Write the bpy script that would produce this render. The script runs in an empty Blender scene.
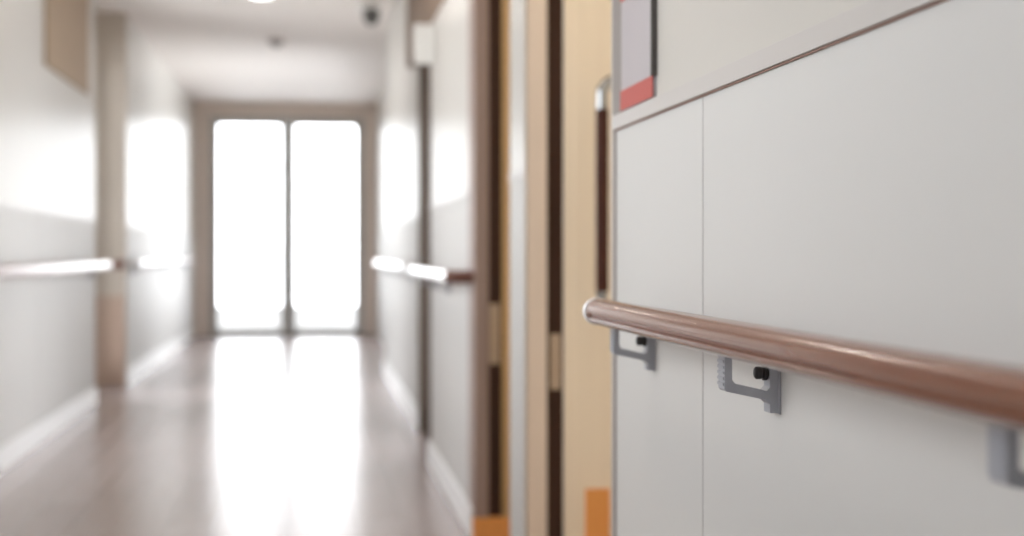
import bpy, bmesh, math
from mathutils import Vector, Matrix

S = bpy.context.scene
COL = S.collection
EYE = 0.873
# ---------------------------------------------------------------- camera
cd = bpy.data.cameras.new('camera'); cam = bpy.data.objects.new('camera', cd); COL.objects.link(cam)
cam.location = (0, 0, EYE); cam.rotation_euler = (math.radians(90), 0, math.radians(-7.93))
cd.sensor_width = 36; cd.lens = 50.98; cd.shift_y = -16/1024
cd.clip_start = 0.05; cd.clip_end = 200
cd.dof.use_dof = True; cd.dof.focus_distance = 1.37; cd.dof.aperture_fstop = 3.6; cd.dof.aperture_blades = 0
S.camera = cam
# ---------------------------------------------------------------- world and light
w = bpy.data.worlds.new('overcast_sky'); S.world = w; w.use_nodes = True
wn = w.node_tree.nodes; wl = w.node_tree.links
bg = wn['Background']; bg.inputs['Color'].default_value = (0.96, 0.98, 1.0, 1); bg.inputs['Strength'].default_value = 7.6
S.view_settings.view_transform = 'Standard'; S.view_settings.look = 'None'
S.view_settings.exposure = 0.0; S.view_settings.gamma = 1.0; S.view_settings.use_curve_mapping = False
try:
    S.cycles.use_denoising = True
    S.cycles.max_bounces = 14; S.cycles.diffuse_bounces = 8; S.cycles.glossy_bounces = 6
    S.cycles.transparent_max_bounces = 12
    S.cycles.sample_clamp_indirect = 8.0
except Exception: pass

def portal(name, loc, rot, sx, sy):
    l = bpy.data.lights.new(name, 'AREA'); l.shape = 'RECTANGLE'; l.size = sx; l.size_y = sy
    l.cycles.is_portal = True
    o = bpy.data.objects.new(name, l); COL.objects.link(o); o.location = loc; o.rotation_euler = rot
    return o
H90 = math.pi/2
Z_TOP = 2.423       # ceiling height
Y_END = 15.25       # end wall
Y_BACK = -2.6
XL, XN, XP, XA, XE = -1.22, 0.43, 0.49, 0.53, 0.70
portal('end_door_portal', (-0.23, Y_END+0.2, 1.15), (-H90, 0, 0), 1.6, 2.3)
LWIN = [(-1.8, -1.3), (0.1, 0.9), (1.7, 2.9), (3.9, 5.4)]  # unseen left openings, added to bring daylight onto the right wall
RWIN = (11.2, 13.2)   # unseen alcove glazing in the right wall, added to light the far corridor
for a, b in LWIN:
    portal('added_side_portal', (XL-0.13, (a+b)/2, 1.5), (0, -H90, 0), 1.3, b-a)

portal('added_alcove_portal', (XE+0.16, sum(RWIN)/2, 1.5), (0, H90, 0), 1.3, RWIN[1]-RWIN[0])

portal('left_bay_portal', (-1.52, 9.1, 1.15), (0, -H90, 0), 1.9, .8)
portal('right_bay_portal', (.80, 6.5, 1.0), (0, H90, 0), 1.5, .8)

# ---------------------------------------------------------------- materials
def mat(name, col, rough=0.5, metal=0.0, spec=0.5, var=0.0, scale=6.0, stretch=(1,1,1), bump=0.0, coat=0.0, emit=None):
    m = bpy.data.materials.new(name); m.use_nodes = True
    nt = m.node_tree; n = nt.nodes; l = nt.links; b = n['Principled BSDF']
    b.inputs['Base Color'].default_value = (*col, 1); b.inputs['Roughness'].default_value = rough
    b.inputs['Metallic'].default_value = metal; b.inputs['Specular IOR Level'].default_value = spec
    b.inputs['Coat Weight'].default_value = coat; b.inputs['Coat Roughness'].default_value = 0.14
    if var or bump:
        tc = n.new('ShaderNodeTexCoord'); mp = n.new('ShaderNodeMapping'); mp.inputs['Scale'].default_value = stretch
        nz = n.new('ShaderNodeTexNoise'); nz.inputs['Scale'].default_value = scale; nz.inputs['Detail'].default_value = 4
        l.new(tc.outputs['Object'], mp.inputs['Vector']); l.new(mp.outputs[0], nz.inputs['Vector'])
        if var:
            mx = n.new('ShaderNodeMix'); mx.data_type = 'RGBA'
            mx.inputs[6].default_value = (*[max(0, c*(1-var)) for c in col], 1)
            mx.inputs[7].default_value = (*[min(1, c*(1+var)) for c in col], 1)
            l.new(nz.outputs['Fac'], mx.inputs[0]); l.new(mx.outputs[2], b.inputs['Base Color'])
        if bump:
            bp = n.new('ShaderNodeBump'); bp.inputs['Strength'].default_value = bump; bp.inputs['Distance'].default_value = 0.002
            l.new(nz.outputs['Fac'], bp.inputs['Height']); l.new(bp.outputs[0], b.inputs['Normal'])
    if emit:
        b.inputs['Emission Color'].default_value = (*emit[0], 1); b.inputs['Emission Strength'].default_value = emit[1]
    return m

def wall_mat(name, upper, lower, ru, rl, spec):
    """satin wall finish; the wainscot sheet below the trim has its own tone and roughness"""
    m = mat(name, upper, ru, spec=spec); n = m.node_tree.nodes; l = m.node_tree.links; b = n['Principled BSDF']
    g = n.new('ShaderNodeNewGeometry'); sp = n.new('ShaderNodeSeparateXYZ'); l.new(g.outputs['Position'], sp.inputs[0])
    gt = n.new('ShaderNodeMath'); gt.operation = 'GREATER_THAN'; gt.inputs[1].default_value = EYE+0.172
    l.new(sp.outputs['Z'], gt.inputs[0])
    nz = n.new('ShaderNodeTexNoise'); nz.inputs['Scale'].default_value = 220; l.new(g.outputs['Position'], nz.inputs['Vector'])
    mx = n.new('ShaderNodeMix'); mx.data_type = 'RGBA'; l.new(gt.outputs[0], mx.inputs[0])
    mx.inputs[6].default_value = (*lower, 1); mx.inputs[7].default_value = (*upper, 1); l.new(mx.outputs[2], b.inputs['Base Color'])
    mr = n.new('ShaderNodeMapRange'); mr.inputs['To Min'].default_value = rl; mr.inputs['To Max'].default_value = ru
    l.new(gt.outputs[0], mr.inputs['Value']); l.new(mr.outputs[0], b.inputs['Roughness'])
    bp = n.new('ShaderNodeBump'); bp.inputs['Strength'].default_value = 0.05; bp.inputs['Distance'].default_value = 0.0006
    l.new(nz.outputs['Fac'], bp.inputs['Height']); l.new(bp.outputs[0], b.inputs['Normal'])
    return m

def floor_mat():
    m = mat('floor_wood_vinyl', (0.3, 0.2, 0.17), 0.2, spec=0.9); n = m.node_tree.nodes; l = m.node_tree.links; b = n['Principled BSDF']
    tc = n.new('ShaderNodeTexCoord'); mp = n.new('ShaderNodeMapping'); mp.inputs['Rotation'].default_value = (0, 0, H90)
    l.new(tc.outputs['Object'], mp.inputs[0])
    br = n.new('ShaderNodeTexBrick'); br.inputs['Scale'].default_value = 1.0
    br.inputs['Brick Width'].default_value = 0.95; br.inputs['Row Height'].default_value = 0.15
    br.inputs['Mortar Size'].default_value = 0.0015; br.inputs['Mortar'].default_value = (0.16, 0.10, 0.08, 1)
    br.inputs['Color1'].default_value = (0.50, 0.42, 0.41, 1); br.inputs['Color2'].default_value = (0.45, 0.375, 0.365, 1)
    l.new(mp.outputs[0], br.inputs['Vector'])
    mp2 = n.new('ShaderNodeMapping'); mp2.inputs['Scale'].default_value = (18, 1.2, 1); l.new(tc.outputs['Object'], mp2.inputs[0])
    nz = n.new('ShaderNodeTexNoise'); nz.inputs['Scale'].default_value = 3; nz.inputs['Detail'].default_value = 6; l.new(mp2.outputs[0], nz.inputs['Vector'])
    mx = n.new('ShaderNodeMix'); mx.data_type = 'RGBA'; mx.blend_type = 'MULTIPLY'; mx.inputs[0].default_value = 0.15
    l.new(br.outputs['Color'], mx.inputs[6]); l.new(nz.outputs['Fac'], mx.inputs[7]); l.new(mx.outputs[2], b.inputs['Base Color'])
    mr = n.new('ShaderNodeMapRange'); mr.inputs['To Min'].default_value = 0.24; mr.inputs['To Max'].default_value = 0.27
    l.new(nz.outputs['Fac'], mr.inputs['Value']); l.new(mr.outputs[0], b.inputs['Roughness'])
    return m

def glass_mat():
    m = bpy.data.materials.new('window_glass'); m.use_nodes = True; n = m.node_tree.nodes; l = m.node_tree.links
    n.remove(n['Principled BSDF']); out = n['Material Output']
    t = n.new('ShaderNodeBsdfTransparent'); t.inputs[0].default_value = (0.965, 0.97, 0.975, 1)
    g = n.new('ShaderNodeBsdfGlossy'); g.inputs['Roughness'].default_value = 0.02
    f = n.new('ShaderNodeFresnel'); f.inputs[0].default_value = 1.45; mx = n.new('ShaderNodeMixShader')
    l.new(f.outputs[0], mx.inputs[0]); l.new(t.outputs[0], mx.inputs[1]); l.new(g.outputs[0], mx.inputs[2]); l.new(mx.outputs[0], out.inputs[0])
    return m

M = dict(
    wall=wall_mat('wall_satin_vinyl', (0.62, 0.60, 0.56), (0.66, 0.655, 0.64), 0.32, 0.50, 0.45),
    endwall=mat('end_wall_paint', (0.80, 0.71, 0.64), 0.6),
    ceil=mat('ceiling_board', (0.88, 0.83, 0.79), 0.7, var=0.02, scale=30),
    floor=floor_mat(),
    trim=mat('trim_strip', (0.60, 0.575, 0.555), 0.35),
    trimline=mat('trim_brown_line', (0.27, 0.16, 0.12), 0.6),
    seam=mat('panel_joint', (0.50, 0.49, 0.48), 0.7),
    base=mat('baseboard_vinyl', (0.84, 0.84, 0.84), 0.32),
    beige=mat('maple_casing', (0.97, 0.83, 0.65), 0.45, var=0.06, scale=4, stretch=(12, 12, 0.5)),
    beige2=mat('pale_casing', (0.84, 0.71, 0.59), 0.45, var=0.05, scale=4, stretch=(12, 12, 0.5)),
    mauve=mat('brown_casing', (0.36, 0.27, 0.24), 0.45, var=0.05, scale=4, stretch=(12, 12, 0.5)),
    dark=mat('dark_brown_groove', (0.055, 0.022, 0.012), 0.5, spec=.3, var=0.2, scale=5, stretch=(14, 14, 0.5)),
    orange=mat('orange_wood', (0.92, 0.40, 0.11), 0.45, var=0.10, scale=4, stretch=(14, 14, 0.6)),
    honey=mat('honey_wood', (0.62, 0.40, 0.18), 0.45, var=0.08, scale=4, stretch=(14, 14, 0.6)),
    dusk=mat('grey_brown_casing', (0.15, 0.11, 0.085), 0.5),
    latch=mat('latch_tan', (0.52, 0.40, 0.29), 0.4),
    tanpatch=mat('tan_patch_board', (0.40, 0.29, 0.19), 0.6),
    header=mat('header_brown', (0.30, 0.21, 0.15), 0.6),
    pillar=mat('taupe_casing', (0.58, 0.52, 0.45), 0.5, var=0.04, scale=5, stretch=(12, 12, 0.5)),
    pillarlow=mat('taupe_brown_guard', (0.52, 0.39, 0.31), 0.5, var=0.05, scale=5, stretch=(12, 12, 0.5)),
    rail=mat('handrail_brown_resin', (0.23, 0.09, 0.052), 0.17, spec=0.9, var=0.08, scale=5, stretch=(30, 1, 30), coat=0.35),
    groove=mat('handrail_groove_insert', (0.20, 0.09, 0.07), 0.5),
    cap=mat('handrail_end_cap', (0.86, 0.85, 0.84), 0.25),
    handle=mat('handle_brown_resin', (0.06, 0.015, 0.007), 0.5, spec=.25),
    chrome=mat('brushed_chrome', (0.42, 0.43, 0.44), 0.22, metal=1.0),
    zinc=mat('bracket_grey_cast', (0.40, 0.41, 0.45), 0.38, metal=0.1),
    bolt=mat('bolt_black_steel', (0.035, 0.03, 0.03), 0.4, metal=0.6),
    alu=mat('aluminium_profile', (0.40, 0.37, 0.35), 0.35, metal=0.35),
    web=mat('edge_profile_grey_brown', (0.27, 0.245, 0.23), 0.45),
    web2=mat('edge_profile_lower', (0.36, 0.32, 0.30), 0.45),
    alubead=mat('pale_corner_bead', (0.66, 0.62, 0.57), 0.35),
    winframe=mat('window_frame_grey', (0.28, 0.28, 0.27), 0.45),
    doorframe=mat('end_door_frame', (0.45, 0.45, 0.43), 0.4),
    glass=glass_mat(),
    signgrey=mat('sign_face_grey', (0.48, 0.45, 0.47), 0.4),
    red=mat('sign_red', (0.50, 0.09, 0.075), 0.45),
    signframe=mat('sign_frame_dark', (0.10, 0.09, 0.085), 0.4),
    plastic=mat('white_plastic', (0.88, 0.88, 0.86), 0.4),
    darkplastic=mat('dark_plastic', (0.10, 0.095, 0.09), 0.35),
    lampglow=mat('lamp_diffuser', (0.9, 0.9, 0.88), 0.4, emit=((1.0, 0.95, 0.88), 6.0)),
    concrete=mat('balcony_concrete', (0.42, 0.42, 0.42), 0.8, var=0.05, scale=8),
)

# ---------------------------------------------------------------- mesh helpers
def box(bm, x0, x1, y0, y1, z0, z1, bevel=0.0):
    r = bmesh.ops.create_cube(bm, size=1.0)
    vs = r['verts']
    for v in vs:
        v.co = Vector((x0+(v.co.x+.5)*(x1-x0), y0+(v.co.y+.5)*(y1-y0), z0+(v.co.z+.5)*(z1-z0)))
    if bevel:
        es = list({e for v in vs for e in v.link_edges})
        bmesh.ops.bevel(bm, geom=es, offset=bevel, segments=2, affect='EDGES', profile=0.5)

def prism(bm, pts, axis, a, b):
    """closed outline pts (2D) pulled from a to b along axis ('Y': pts=(x,z); 'X': pts=(y,z); 'Z': pts=(x,y))"""
    def P(p, t):
        return {'Y': (p[0], t, p[1]), 'X': (t, p[0], p[1]), 'Z': (p[0], p[1], t)}[axis]
    A = [bm.verts.new(P(p, a)) for p in pts]; B = [bm.verts.new(P(p, b)) for p in pts]
    bm.faces.new(A); bm.faces.new(B[::-1]); n = len(pts)
    for i in range(n):
        bm.faces.new([A[i], B[i], B[(i+1) % n], A[(i+1) % n]][::-1])

def tube(bm, path, r, seg=24):
    path = [Vector(p) for p in path]; rings = []
    for i, p in enumerate(path):
        d = (path[min(i+1, len(path)-1)]-path[max(i-1, 0)]).normalized()
        ref = Vector((0, 1, 0)) if abs(d.y) < 0.9 else Vector((0, 0, 1))
        u = d.cross(ref).normalized(); v = d.cross(u).normalized()
        rings.append([bm.verts.new(p+(u*math.cos(t)+v*math.sin(t))*r) for t in [2*math.pi*k/seg for k in range(seg)]])
    for a, b in zip(rings, rings[1:]):
        for k in range(seg): bm.faces.new([a[k], b[k], b[(k+1) % seg], a[(k+1) % seg]])
    bm.faces.new(rings[0]); bm.faces.new(rings[-1][::-1])

def lathe(bm, prof, c, seg=32, axis='Z'):
    """prof: list of (radius, offset along axis)"""
    rings = []
    for r, h in prof:
        ring = []
        for k in range(seg):
            t = 2*math.pi*k/seg; a, b = r*math.cos(t), r*math.sin(t)
            p = {'Z': (a, b, h), 'Y': (a, h, b), 'X': (h, a, b)}[axis]
            ring.append(bm.verts.new(Vector(c)+Vector(p)))
        rings.append(ring)
    for a, b in zip(rings, rings[1:]):
        for k in range(seg): bm.faces.new([a[k], b[k], b[(k+1) % seg], a[(k+1) % seg]])
    bm.faces.new(rings[0]); bm.faces.new(rings[-1][::-1])

def obj(name, bm, m, parent=None, smooth=False):
    bmesh.ops.recalc_face_normals(bm, faces=bm.faces)
    me = bpy.data.meshes.new(name); bm.to_mesh(me); bm.free()
    if m: me.materials.append(m)
    o = bpy.data.objects.new(name, me); COL.objects.link(o)
    if smooth:
        for p in me.polygons: p.use_smooth = True
        try: me.set_sharp_from_angle(angle=math.radians(40))
        except Exception: pass
    if parent:
        o.parent = parent; o.matrix_parent_inverse = Matrix.Translation(-parent.location)
    return o
def added_glazed_leaf(root, x0, x1, a, b, z1, m):
    lf = obj('door_leaf', boxes((x0, x1, a, a+.09, .01, z1), (x0, x1, b-.09, b, .01, z1), (x0, x1, a+.09, b-.09, .01, .14), (x0, x1, a+.09, b-.09, z1-.09, z1), bevel=.002), m, root)
    xm = (x0+x1)/2
    obj('glass_pane', boxes((xm-.003, xm+.003, a+.09, b-.09, .14, z1-.09)), M['glass'], lf)
    return lf
def struct(name, bm, m, smooth=False):
    o = obj(name, bm, m, None, smooth); o['kind'] = 'structure'; return o
def empty(name, loc):
    o = bpy.data.objects.new(name, None); COL.objects.link(o); o.location = loc; o.empty_display_size = 0.1; return o
def thing(name, label, cat, loc, group=None):
    o = empty(name, loc); o['label'] = label; o['category'] = cat
    if group: o['group'] = group
    return o
def sroot(name, loc):
    o = empty(name, loc); o['kind'] = 'structure'; return o
def boxes(*bs, bevel=0.0):
    bm = bmesh.new()
    for b in bs: box(bm, *b, bevel=bevel)
    return bm

# ---------------------------------------------------------------- shell
Y1, Y2, Y3, Y4, Y5, Y6 = 3.27, 3.553, 4.32, 5.967, 7.03, 10.35     # door bay limits along the right side
YN = 2.03
YLA, YLB = 8.56, 9.67                                              # door bay on the left side
struct('floor', boxes((-1.75, 1.2, Y_BACK-.1, Y_END+.12, -0.12, 0)), M['floor'])
struct('ceiling', boxes((-1.75, 1.2, Y_BACK-.1, Y_END+.12, Z_TOP, Z_TOP+0.12)), M['ceil'])
# right wall: near panel wall, piers between the door bays, back of the bays
struct('wall_right', boxes(
    (XN, 1.1, Y_BACK, YN, 0, Z_TOP), (XP, 1.1, Y1, Y2, 0, Z_TOP), (XP, 1.1, Y3, Y4, 0, Z_TOP),
    (XA, 1.1, Y5, Y6, 0, Z_TOP), (XE, XE+.15, Y6, Y_END, 0, 0.9), (XE, XE+.15, Y6, Y_END, 2.15, Z_TOP), (XE, XE+.15, Y6, RWIN[0], .9, 2.15), (XE, XE+.15, RWIN[1], Y_END, .9, 2.15),
    (0.78, 1.1, YN, Y1, 0, Z_TOP), (0.78, 1.1, Y2, Y3, 0, Z_TOP), (0.70, .78, Y4, Y5, 1.80, Z_TOP)), M['wall'])
# left wall with unseen windows beside the camera, added for their daylight
bl = [(-1.75, XL, 5.6, YLA, 0, Z_TOP), (-1.75, -1.19, YLB, Y_END, 0, Z_TOP), (-1.50, -1.42, YLA, YLB, 2.2, Z_TOP),
      (XL-.15, XL, Y_BACK, 5.6, 0, 0.9), (XL-.15, XL, Y_BACK, 5.6, 2.15, Z_TOP)]
edges = [Y_BACK]+[v for ab in LWIN for v in ab]+[5.6]
for a, b in zip(edges[0::2], edges[1::2]): bl.append((XL-.15, XL, a, b, 0.9, 2.15))
struct('wall_left', boxes(*bl), M['wall'])
struct('wall_back', boxes((-1.75, 1.1, Y_BACK-.1, Y_BACK, 0, Z_TOP)), M['wall'])
DX0, DX1, DZ1 = -1.02, 0.555, 2.27
struct('wall_end', boxes((-1.75, DX0, Y_END, Y_END+.12, 0, Z_TOP), (DX1, 1.1, Y_END, Y_END+.12, 0, Z_TOP),
                         (DX0, DX1, Y_END, Y_END+.12, DZ1, Z_TOP)), M['endwall'])
for i, (a, b) in enumerate(LWIN):
    wr = sroot('window_%d' % (i+1), (XL-.1, (a+b)/2, 0.9))
    m_ = (a+b)/2
    obj('window_frame', boxes((XL-.12, XL-.06, a, b, .9, .94), (XL-.12, XL-.06, a, b, 2.11, 2.15), (XL-.12, XL-.06, a, a+.04, .94, 2.11),
        (XL-.12, XL-.06, b-.04, b, .94, 2.11), (XL-.12, XL-.06, m_-.02, m_+.02, .94, 2.11)), M['winframe'], wr)
    obj('window_pane', boxes((XL-.093, XL-.087, a+.04, b-.04, .94, 2.11)), M['glass'], wr)
    obj('window_sill', boxes((XL-.06, XL+.02, a-.02, b+.02, .88, .90), bevel=.003), M['trim'], wr)

wr = sroot('window_5', (XE+.1, sum(RWIN)/2, .9)); a, b = RWIN; m_ = (a+b)/2
obj('window_frame', boxes((XE+.06, XE+.12, a, b, .9, .94), (XE+.06, XE+.12, a, b, 2.11, 2.15), (XE+.06, XE+.12, a, a+.04, .94, 2.11),
    (XE+.06, XE+.12, b-.04, b, .94, 2.11), (XE+.06, XE+.12, m_-.02, m_+.02, .94, 2.11)), M['winframe'], wr)
obj('window_pane', boxes((XE+.087, XE+.093, a+.04, b-.04, .94, 2.11)), M['glass'], wr)
# trim strips at wainscot height
ZT0, ZT1 = EYE+0.1735, EYE+0.1935
struct('trim_1', boxes((XN-.004, XN, Y_BACK, YN-.003, ZT0, ZT1), bevel=.0004), M['trim'])
struct('trim_2', boxes((XN-.0022, XN, Y_BACK, YN-.003, ZT0-.0022, ZT0-.0004)), M['trimline'])  # thin brown line along the lower edge of the trim strip
struct('trim_3', boxes((XP-.003, XP, Y3+.02, Y4, ZT0, ZT1), (XA-.003, XA, Y5, Y6, ZT0, ZT1), (XP-.003, XP, Y1+.01, Y2, ZT0, ZT1), bevel=.001), M['trim'])
struct('trim_4', boxes((XL, XL+.003, 5.6, YLA, ZT0, ZT1), (-1.19, -1.187, YLB, Y_END, ZT0, ZT1), bevel=.001), M['trim'])
struct('trim_10', boxes((XL, XL+.012, 6.95, 8.25, 1.74, Z_TOP), bevel=.003), M['tanpatch'])  # thin tan board for a soft brown patch high on the wall
# joints of the wall sheets
struct('trim_5', boxes(*[(XN-.0006, XN, y-.0007, y+.0007, 0, ZT0-.003) for y in (1.557, .647, -.263)]), M['seam'])
struct('trim_6', boxes(*[(XL, XL+.0006, y-.002, y+.002, 0, ZT0) for y in (5.9, 6.8, 7.7)]), M['seam'])
# aluminium end profile of the near wall: pale rounded bead, grey web, dark reveal
struct('trim_7', boxes((XN-.003, XN+.012, YN-.002, YN+.008, 0, Z_TOP), bevel=.002), M['alubead'], smooth=True)
struct('trim_8', boxes((XN-.003, XN, YN-.062, YN-.002, ZT1+.0005, Z_TOP), bevel=.0008), M['web'])
struct('trim_11', boxes((XN-.002, XN, YN-.016, YN-.002, 0, ZT0-.003), bevel=.0006), M['web2'])
# baseboards
struct('baseboard_left', boxes((XL, XL+.012, 5.6, YLA, 0, .1), (-1.19, -1.178, YLB+.02, Y_END, 0, .1), (XL, XL+.012, Y_BACK, 5.6, 0, .1), bevel=.003), M['base'])
struct('baseboard_right', boxes((XN-.012, XN, Y_BACK, YN, 0, .1), (XP-.012, XP, Y1+.01, Y2, 0, .1), (XP-.012, XP, Y3+.02, Y4, 0, .1),
                                (XA-.012, XA, Y5, Y6, 0, .1), bevel=.003), M['base'])

# ---------------------------------------------------------------- door bays on the right
# bay 1, between the near wall and the first pier
d1 = sroot('door_1', (0.6, Y1, 0))
obj('door_casing', boxes((XP-.004, .533, Y1-.022, Y1, 0, Z_TOP), (XP-.004, XP, Y1-.022, Y1+.01, 0, Z_TOP), bevel=.002), M['beige2'], d1)
g = obj('dark_stop', boxes((.533, .572, Y1-.008, Y1, 0, Z_TOP)), M['dark'], d1); g['label'] = 'dark brown strip in the door frame'  # dark brown strip filling the groove in the frame
obj('latch_plate', boxes((.541, .566, Y1-.016, Y1-.008, EYE-.313, EYE-.187), bevel=.002), M['latch'], d1)
obj('door_jamb', boxes((.572, .70, Y1-.03, Y1, 0, Z_TOP), (.592, .70, Y1-.036, Y1-.03, 0, Z_TOP), bevel=.002), M['beige'], d1)
g = obj('jamb_guard', boxes((.618, .674, Y1-.041, Y1-.036, 0.012, .336), bevel=.0015), M['orange'], d1); g['label'] = 'orange wood guard at the foot of the jamb'
lf = obj('door_leaf', boxes((.70, .74, YN+.02, Y1-.03, 0.01, 2.2), bevel=.002), M['beige'], d1)
obj('door_header', boxes((.62, .75, YN+.015, Y1-.03, 2.21, Z_TOP)), M['beige'], d1)
hx, hy = .630, 3.10
zt, zb = EYE+.386, EYE-.132
hb = obj('handle_bar', bmesh.new(), M['handle'], lf)
bm = bmesh.new(); tube(bm, [(hx, hy, zb+.045), (hx, hy, zt-.075)], .0142); 
bpy.data.objects.remove(hb); hb = obj('handle_bar', bm, M['handle'], lf, True)
bm = bmesh.new()
for z, s in ((zt-.075, 1), (zb+.045, -1)):
    pts = [(hx, hy, z), (hx, hy, z+s*.03)]
    R = .034
    for k in range(1, 9):
        t = k/8*math.pi/2; pts.append((hx+R*(1-math.cos(t)), hy, z+s*(.03+R*math.sin(t))))
    pts.append((.70, hy, z+s*(.03+R)))
    tube(bm, pts, .0130)
    lathe(bm, [(.024, .694), (.024, .700)], (0, hy, z+s*(.03+R)), axis='X')
g = obj('handle_elbow', bm, M['chrome'], lf, True); g['label'] = 'chrome elbows holding the brown bar handle'
# bay 2
d2 = sroot('door_2', (0.6, Y3, 0))
obj('door_casing', boxes((XP-.004, .528, Y3-.022, Y3, .08, Z_TOP), (XP-.004, XP, Y3, Y3+.15, .08, Z_TOP), bevel=.002), M['mauve'], d2)
obj('dark_stop', boxes((.528, .570, Y3-.008, Y3, .08, Z_TOP)), M['dark'], d2)
obj('latch_plate', boxes((.532, .562, Y3-.018, Y3-.008, EYE-.335, EYE-.155), bevel=.002), M['latch'], d2)
obj('door_jamb', boxes((.570, .70, Y3-.03, Y3, .08, Z_TOP), bevel=.002), M['honey'], d2)
obj('plinth', boxes((XP-.008, .70, Y3-.036, Y3, 0, .08), bevel=.002), M['orange'], d2)
obj('door_leaf', boxes((.70, .74, Y2+.02, Y3-.03, 0.01, 2.2), bevel=.002), M['beige'], d2)
# bay 3, far along
d3 = sroot('door_3', (0.6, Y5, 0))
obj('door_casing', boxes((XP-.006, XP+.05, Y4-.03, Y4+.012, 0, Z_TOP), (XA-.008, XA+.05, Y5-.02, Y5+.02, 0, Z_TOP), bevel=.002), M['dusk'], d3)
obj('door_header', boxes((XP-.01, .62, Y4-.8, Y5+.25, 1.80, Z_TOP), bevel=.003), M['header'], d3)
added_glazed_leaf(d3, .70, .74, Y4+.012, Y5-.02, 1.79, M['mauve'])  # hidden glass leaf, added so daylight reaches the left wall
# left door bay
d4 = sroot('door_4', (-1.3, YLB, 0))
obj('door_casing', boxes((-1.42, -1.184, YLB-.03, YLB, 0, Z_TOP), (-1.19, -1.180, YLB, YLB+.03, 0, Z_TOP), bevel=.002), M['pillar'], d4)
obj('jamb_guard', boxes((-1.42, -1.186, YLB-.038, YLB-.03, 0.01, .59), bevel=.002), M['pillarlow'], d4)
obj('rail_stop', boxes((-1.28, -1.19, YLB-.05, YLB-.03, EYE-.105, EYE-.055), bevel=.004), M['groove'], d4)
added_glazed_leaf(d4, -1.46, -1.42, YLA+.01, YLB-.03, 2.19, M['pillar'])  # glass leaf out of sight, added to light the far right wall and ceiling

# ---------------------------------------------------------------- glazed double door at the end
de = sroot('door_5', ((DX0+DX1)/2, Y_END+.06, 0))
CX = -0.225
obj('door_frame', boxes((DX0, DX0+.02, Y_END+.02, Y_END+.09, 0, DZ1), (DX1-.02, DX1, Y_END+.02, Y_END+.09, 0, DZ1),
    (DX0+.02, DX1-.02, Y_END+.02, Y_END+.09, DZ1-.03, DZ1), (DX0+.02, DX1-.02, Y_END+.02, Y_END+.09, 0, .03), bevel=.003), M['doorframe'], de)
for a, b, hxx in ((DX0+.02, CX-.006, CX-.03), (CX+.006, DX1-.02, CX+.03)):
    lf = obj('door_leaf', boxes((a, a+.06, Y_END+.035, Y_END+.075, .03, DZ1-.03), (b-.06, b, Y_END+.035, Y_END+.075, .03, DZ1-.03),
        (a+.06, b-.06, Y_END+.035, Y_END+.075, DZ1-.075, DZ1-.03), (a+.06, b-.06, Y_END+.035, Y_END+.075, .03, .075), bevel=.002), M['doorframe'], de)
    obj('meeting_stile', boxes((CX-.078, CX-.001, Y_END+.03, Y_END+.034, .03, DZ1-.03) if hxx < CX else (CX+.001, CX+.078, Y_END+.03, Y_END+.034, .03, DZ1-.03)), M['doorframe'], lf)
    obj('glass_pane', boxes((a+.06, b-.06, Y_END+.052, Y_END+.058, .075, DZ1-.075)), M['glass'], lf)
    bm = bmesh.new(); tube(bm, [(hxx, Y_END+.035, .78), (hxx, Y_END+.0, .78), (hxx, Y_END+.0, .98), (hxx, Y_END+.035, .98)], .008, 12)
    obj('pull_handle', bm, M['alu'], lf, True)
# balcony beyond
struct('trim_9', boxes((-3, 2.6, Y_END+.12, Y_END+1.9, -.12, 0), (-3, 2.6, Y_END+1.75, Y_END+1.9, 0, .24)), M['concrete'])

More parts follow.
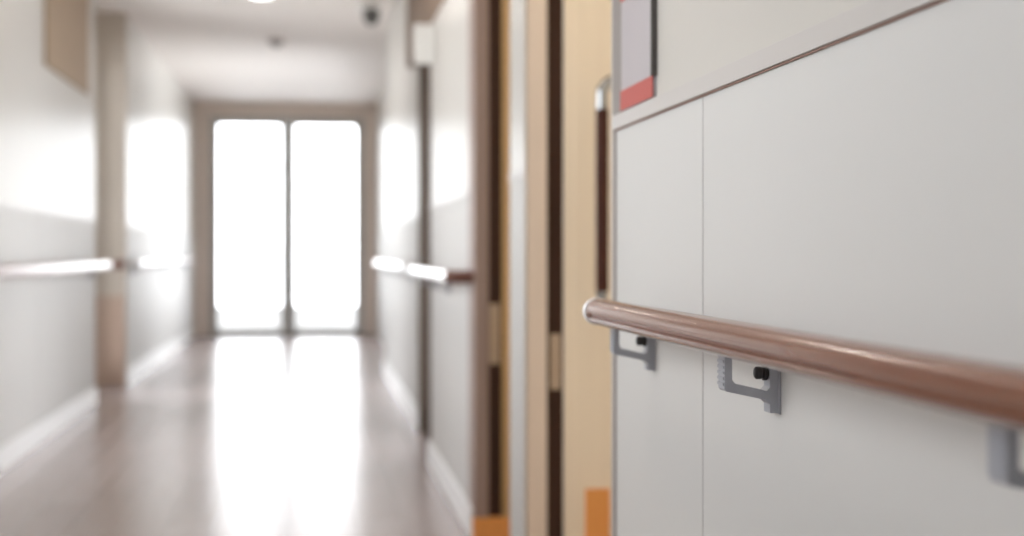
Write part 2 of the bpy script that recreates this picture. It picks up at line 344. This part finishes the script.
# ---------------------------------------------------------------- handrails
def rail_outline(x, z, r=.0165, side=-1):
    """round rail section with two fine grooves on its corridor face"""
    pts = []
    for k in range(72):
        t = 2*math.pi*k/72; rr = r
        dx, dz = math.cos(t), math.sin(t)
        a = math.degrees(math.atan2(dz, dx*side))      # 0 = facing the corridor, negative = below
        if -22 < a < -8: rr = r-.0030
        pts.append((x+dx*rr, z+dz*rr))
    return pts
def make_bracket(parent, x, wx, y, zr, name='bracket', dy=.021):
    """U shaped cast bracket between rail underside (x, zr) and wall plane wx"""
    s = 1 if wx > x else -1
    fx = x+s*.0195; wa = wx-s*.002       # front arm centre, wall face
    ztop = zr-.0145; zlo = zr-.052; zw = zr-.0735
    bm = bmesh.new()
    for i, P in enumerate(([(fx-s*.003, ztop), (fx-s*.003, zlo+.001), (fx-s*.0015, zlo-.001), (fx+s*.004, zlo-.0022), (fx+s*.004, ztop)],      # front arm
              [(fx-s*.0015, zlo-.001), (wa-s*.007, zlo-.0105), (wa-s*.007, zlo-.002), (fx+s*.003, zlo+.0068)],                    # sloping bar
              [(fx+s*.0035, zlo+.0105), (fx+s*.0035, zlo+.006), (fx+s*.0075, zlo+.0055)],                                          # corner fillets
              [(wa-s*.0075, zlo+.003), (wa-s*.0075, zlo-.002), (wa-s*.0115, zlo-.0011)],
              [(wa-s*.013, zlo-.0088), (wa-s*.0075, zlo-.014), (wa-s*.0075, zlo-.009)],
              [(wa-s*.008, zw), (wa, zw), (wa, zr-.008), (wa-s*.008, zr-.008)])):                                                   # wall arm
        d = dy/2-i*.00025; prism(bm, P, 'Y', y-d, y+d)
    for k in range(6):                                   # serrated grip on the front arm
        z = ztop-.006-k*.0052
        box(bm, min(fx-s*.004, fx-s*.003), max(fx-s*.004, fx-s*.003), y-dy/2+.002, y+dy/2+.0005, z-.0013, z+.0013)
    br = obj(name, bm, M['zinc'], parent)
    bm = bmesh.new(); zc = zr-.037
    bx = wa-s*.008
    lathe(bm, [(.0062, bx), (.0072, bx-s*.001), (.0072, bx-s*.004), (.0052, bx-s*.0045), (.0052, bx-s*.006), (.0060, bx-s*.0065), (.0060, bx-s*.0105), (.0044, bx-s*.012), (.0022, bx-s*.0122)],
          (0, y, zc), 16, 'X')
    b = obj('bolt', bm, M['bolt'], br, True); b['label'] = 'black bolt head on the wall arm'
    # wall plate
    obj('wall_plate', boxes((min(wa, wx), max(wa, wx), y-.011, y+.011, zw-.001, zr-.006), bevel=.0006), M['zinc'], br)
    return br
def make_rail(label, x, wx, y0, y1, zr, brackets, cap0=True, cap1=True, rad=.0165, ret=False):
    t = thing('handrail', label, 'handrail', (wx, (y0+y1)/2, zr), 'corridor handrails')
    s = 1 if wx > x else -1
    bm = bmesh.new(); prism(bm, rail_outline(x, zr, rad, side=-s), 'Y', y0, y1)
    obj('rail', bm, M['rail'], t, True)
    for on, y, d in ((cap0, y0, -1), (cap1, y1, 1)):
        if on:
            bm = bmesh.new(); pr = [(rad+.0007, 0), (rad+.001, d*.003), (rad+.001, d*.016), (rad-.0003, d*.020), (rad*.9, d*.0245), (rad*.6, d*.028), (rad*.2, d*.029)]
            lathe(bm, pr, (x, y, zr), 32, 'Y'); obj('end_cap', bm, M['cap'], t, True)
    if ret:
        bm = bmesh.new(); tube(bm, [(x, y0+.0, zr), (x+s*.01, y0-.012, zr), (x+s*.03, y0-.016, zr), (wx, y0-.016, zr)], rad*.95, 24)
        obj('end_return', bm, M['groove'], t, True)
    for y in brackets: make_bracket(t, x, wx, y, zr)
    return t
ZR = EYE-.075
make_rail('brown handrail with grey brackets on the near panelled right wall, in focus', .36, XN, -1.2, 1.792, ZR, [1.79, 1.300, .757, .25, -.27, -.79], cap0=False)
make_rail('blurred handrail on the right wall just past the dark door frames', .42, XP, 4.36, 5.94, ZR, [5.1, 5.7], cap0=False, rad=.020, ret=True)
make_rail('blurred handrail on the right wall nearest the glazed end door', .46, XA, 7.06, 10.2, ZR, [7.5, 8.7, 9.8], rad=.020)
make_rail('blurred handrail on the left wall at the left edge, before the taupe door bay', -1.15, XL, 5.25, 8.52, ZR, [5.45, 8.3], rad=.026)
make_rail('blurred handrail on the left wall beyond the taupe door bay', -1.12, -1.19, 9.76, 14.6, ZR, [10.0, 12.0, 14.1], rad=.022)

# ---------------------------------------------------------------- wall notice on the near wall
sg = thing('wall_notice', 'pale grey notice plate with red bands on near wall above the trim', 'sign', (XN, 1.87, ZT1))
ya, yb = 1.775, 1.964; zs = ZT1+.001
obj('backing_plate', boxes((XN-.004, XN, ya, yb, zs, zs+.205), bevel=.0005), M['signgrey'], sg)
obj('side_frame', boxes((XN-.008, XN, ya-.006, ya, zs+.026, zs+.207), bevel=.0008), M['signframe'], sg)
g = obj('red_band', boxes((XN-.0055, XN-.004, ya, yb, zs, zs+.027)), M['red'], sg); g['label'] = 'red band along the bottom'
g = obj('red_band', boxes((XN-.0055, XN-.004, ya, yb, zs+.150, zs+.178)), M['red'], sg); g['label'] = 'red band near the top'

# ---------------------------------------------------------------- ceiling fittings
def downlight(x, y, label, power=4):
    t = thing('ceiling_light', label, 'ceiling light', (x, y, Z_TOP), 'round ceiling lights')
    bm = bmesh.new(); lathe(bm, [(.085, 0), (.085, -.006), (.078, -.010), (.066, -.008), (.064, -.002)], (x, y, Z_TOP)); obj('trim_ring', bm, M['plastic'], t, True)
    bm = bmesh.new(); lathe(bm, [(.063, -.002), (.063, -.009), (.04, -.012)], (x, y, Z_TOP)); obj('diffuser', bm, M['lampglow'], t, True)
    l = bpy.data.lights.new('downlight_lamp', 'AREA'); l.shape = 'DISK'; l.size = .12; l.energy = power; l.color = (1, .92, .82)
    o = bpy.data.objects.new('lamp', l); COL.objects.link(o); o.location = (0, 0, -.02); o.parent = t
    return t
downlight(-.29, 8.86, 'round white ceiling light at the top edge, above the glazed end door')
for y in (5.2, 1.8):  # lights out of view, added for more light along the corridor
    downlight(-.29, y, 'added unseen round white ceiling light over the corridor, nearer than the one in view', 4)
t = thing('smoke_detector', 'small grey round detector on the corridor ceiling, left of the dark camera', 'smoke detector', (-.245, 10.75, Z_TOP))
bm = bmesh.new(); lathe(bm, [(.06, 0), (.06, -.012), (.052, -.026), (.030, -.040), (.028, -.050), (.01, -.055)], (-.245, 10.75, Z_TOP)); obj('housing', bm, M['alu'], t, True)
t = thing('dome_camera', 'dark dome camera on a white bracket under the ceiling at right', 'camera', (.37, 9.0, Z_TOP))
obj('mount', boxes((.29, .41, 8.94, 9.06, Z_TOP-.05, Z_TOP), bevel=.01), M['plastic'], t, True)
bm = bmesh.new(); lathe(bm, [(.05, -.05), (.052, -.09), (.045, -.12), (.030, -.14), (.01, -.148)], (.375, 9.0, Z_TOP)); obj('dome', bm, M['darkplastic'], t, True)
# projecting room sign
t = thing('projecting_sign', 'white blank sign plate sticking out over the far right doorway', 'sign', (XP-.01, 5.6, 1.68))
obj('plate', boxes((.398, .480, 5.6, 5.615, 1.60, 1.755), bevel=.004), M['plastic'], t)
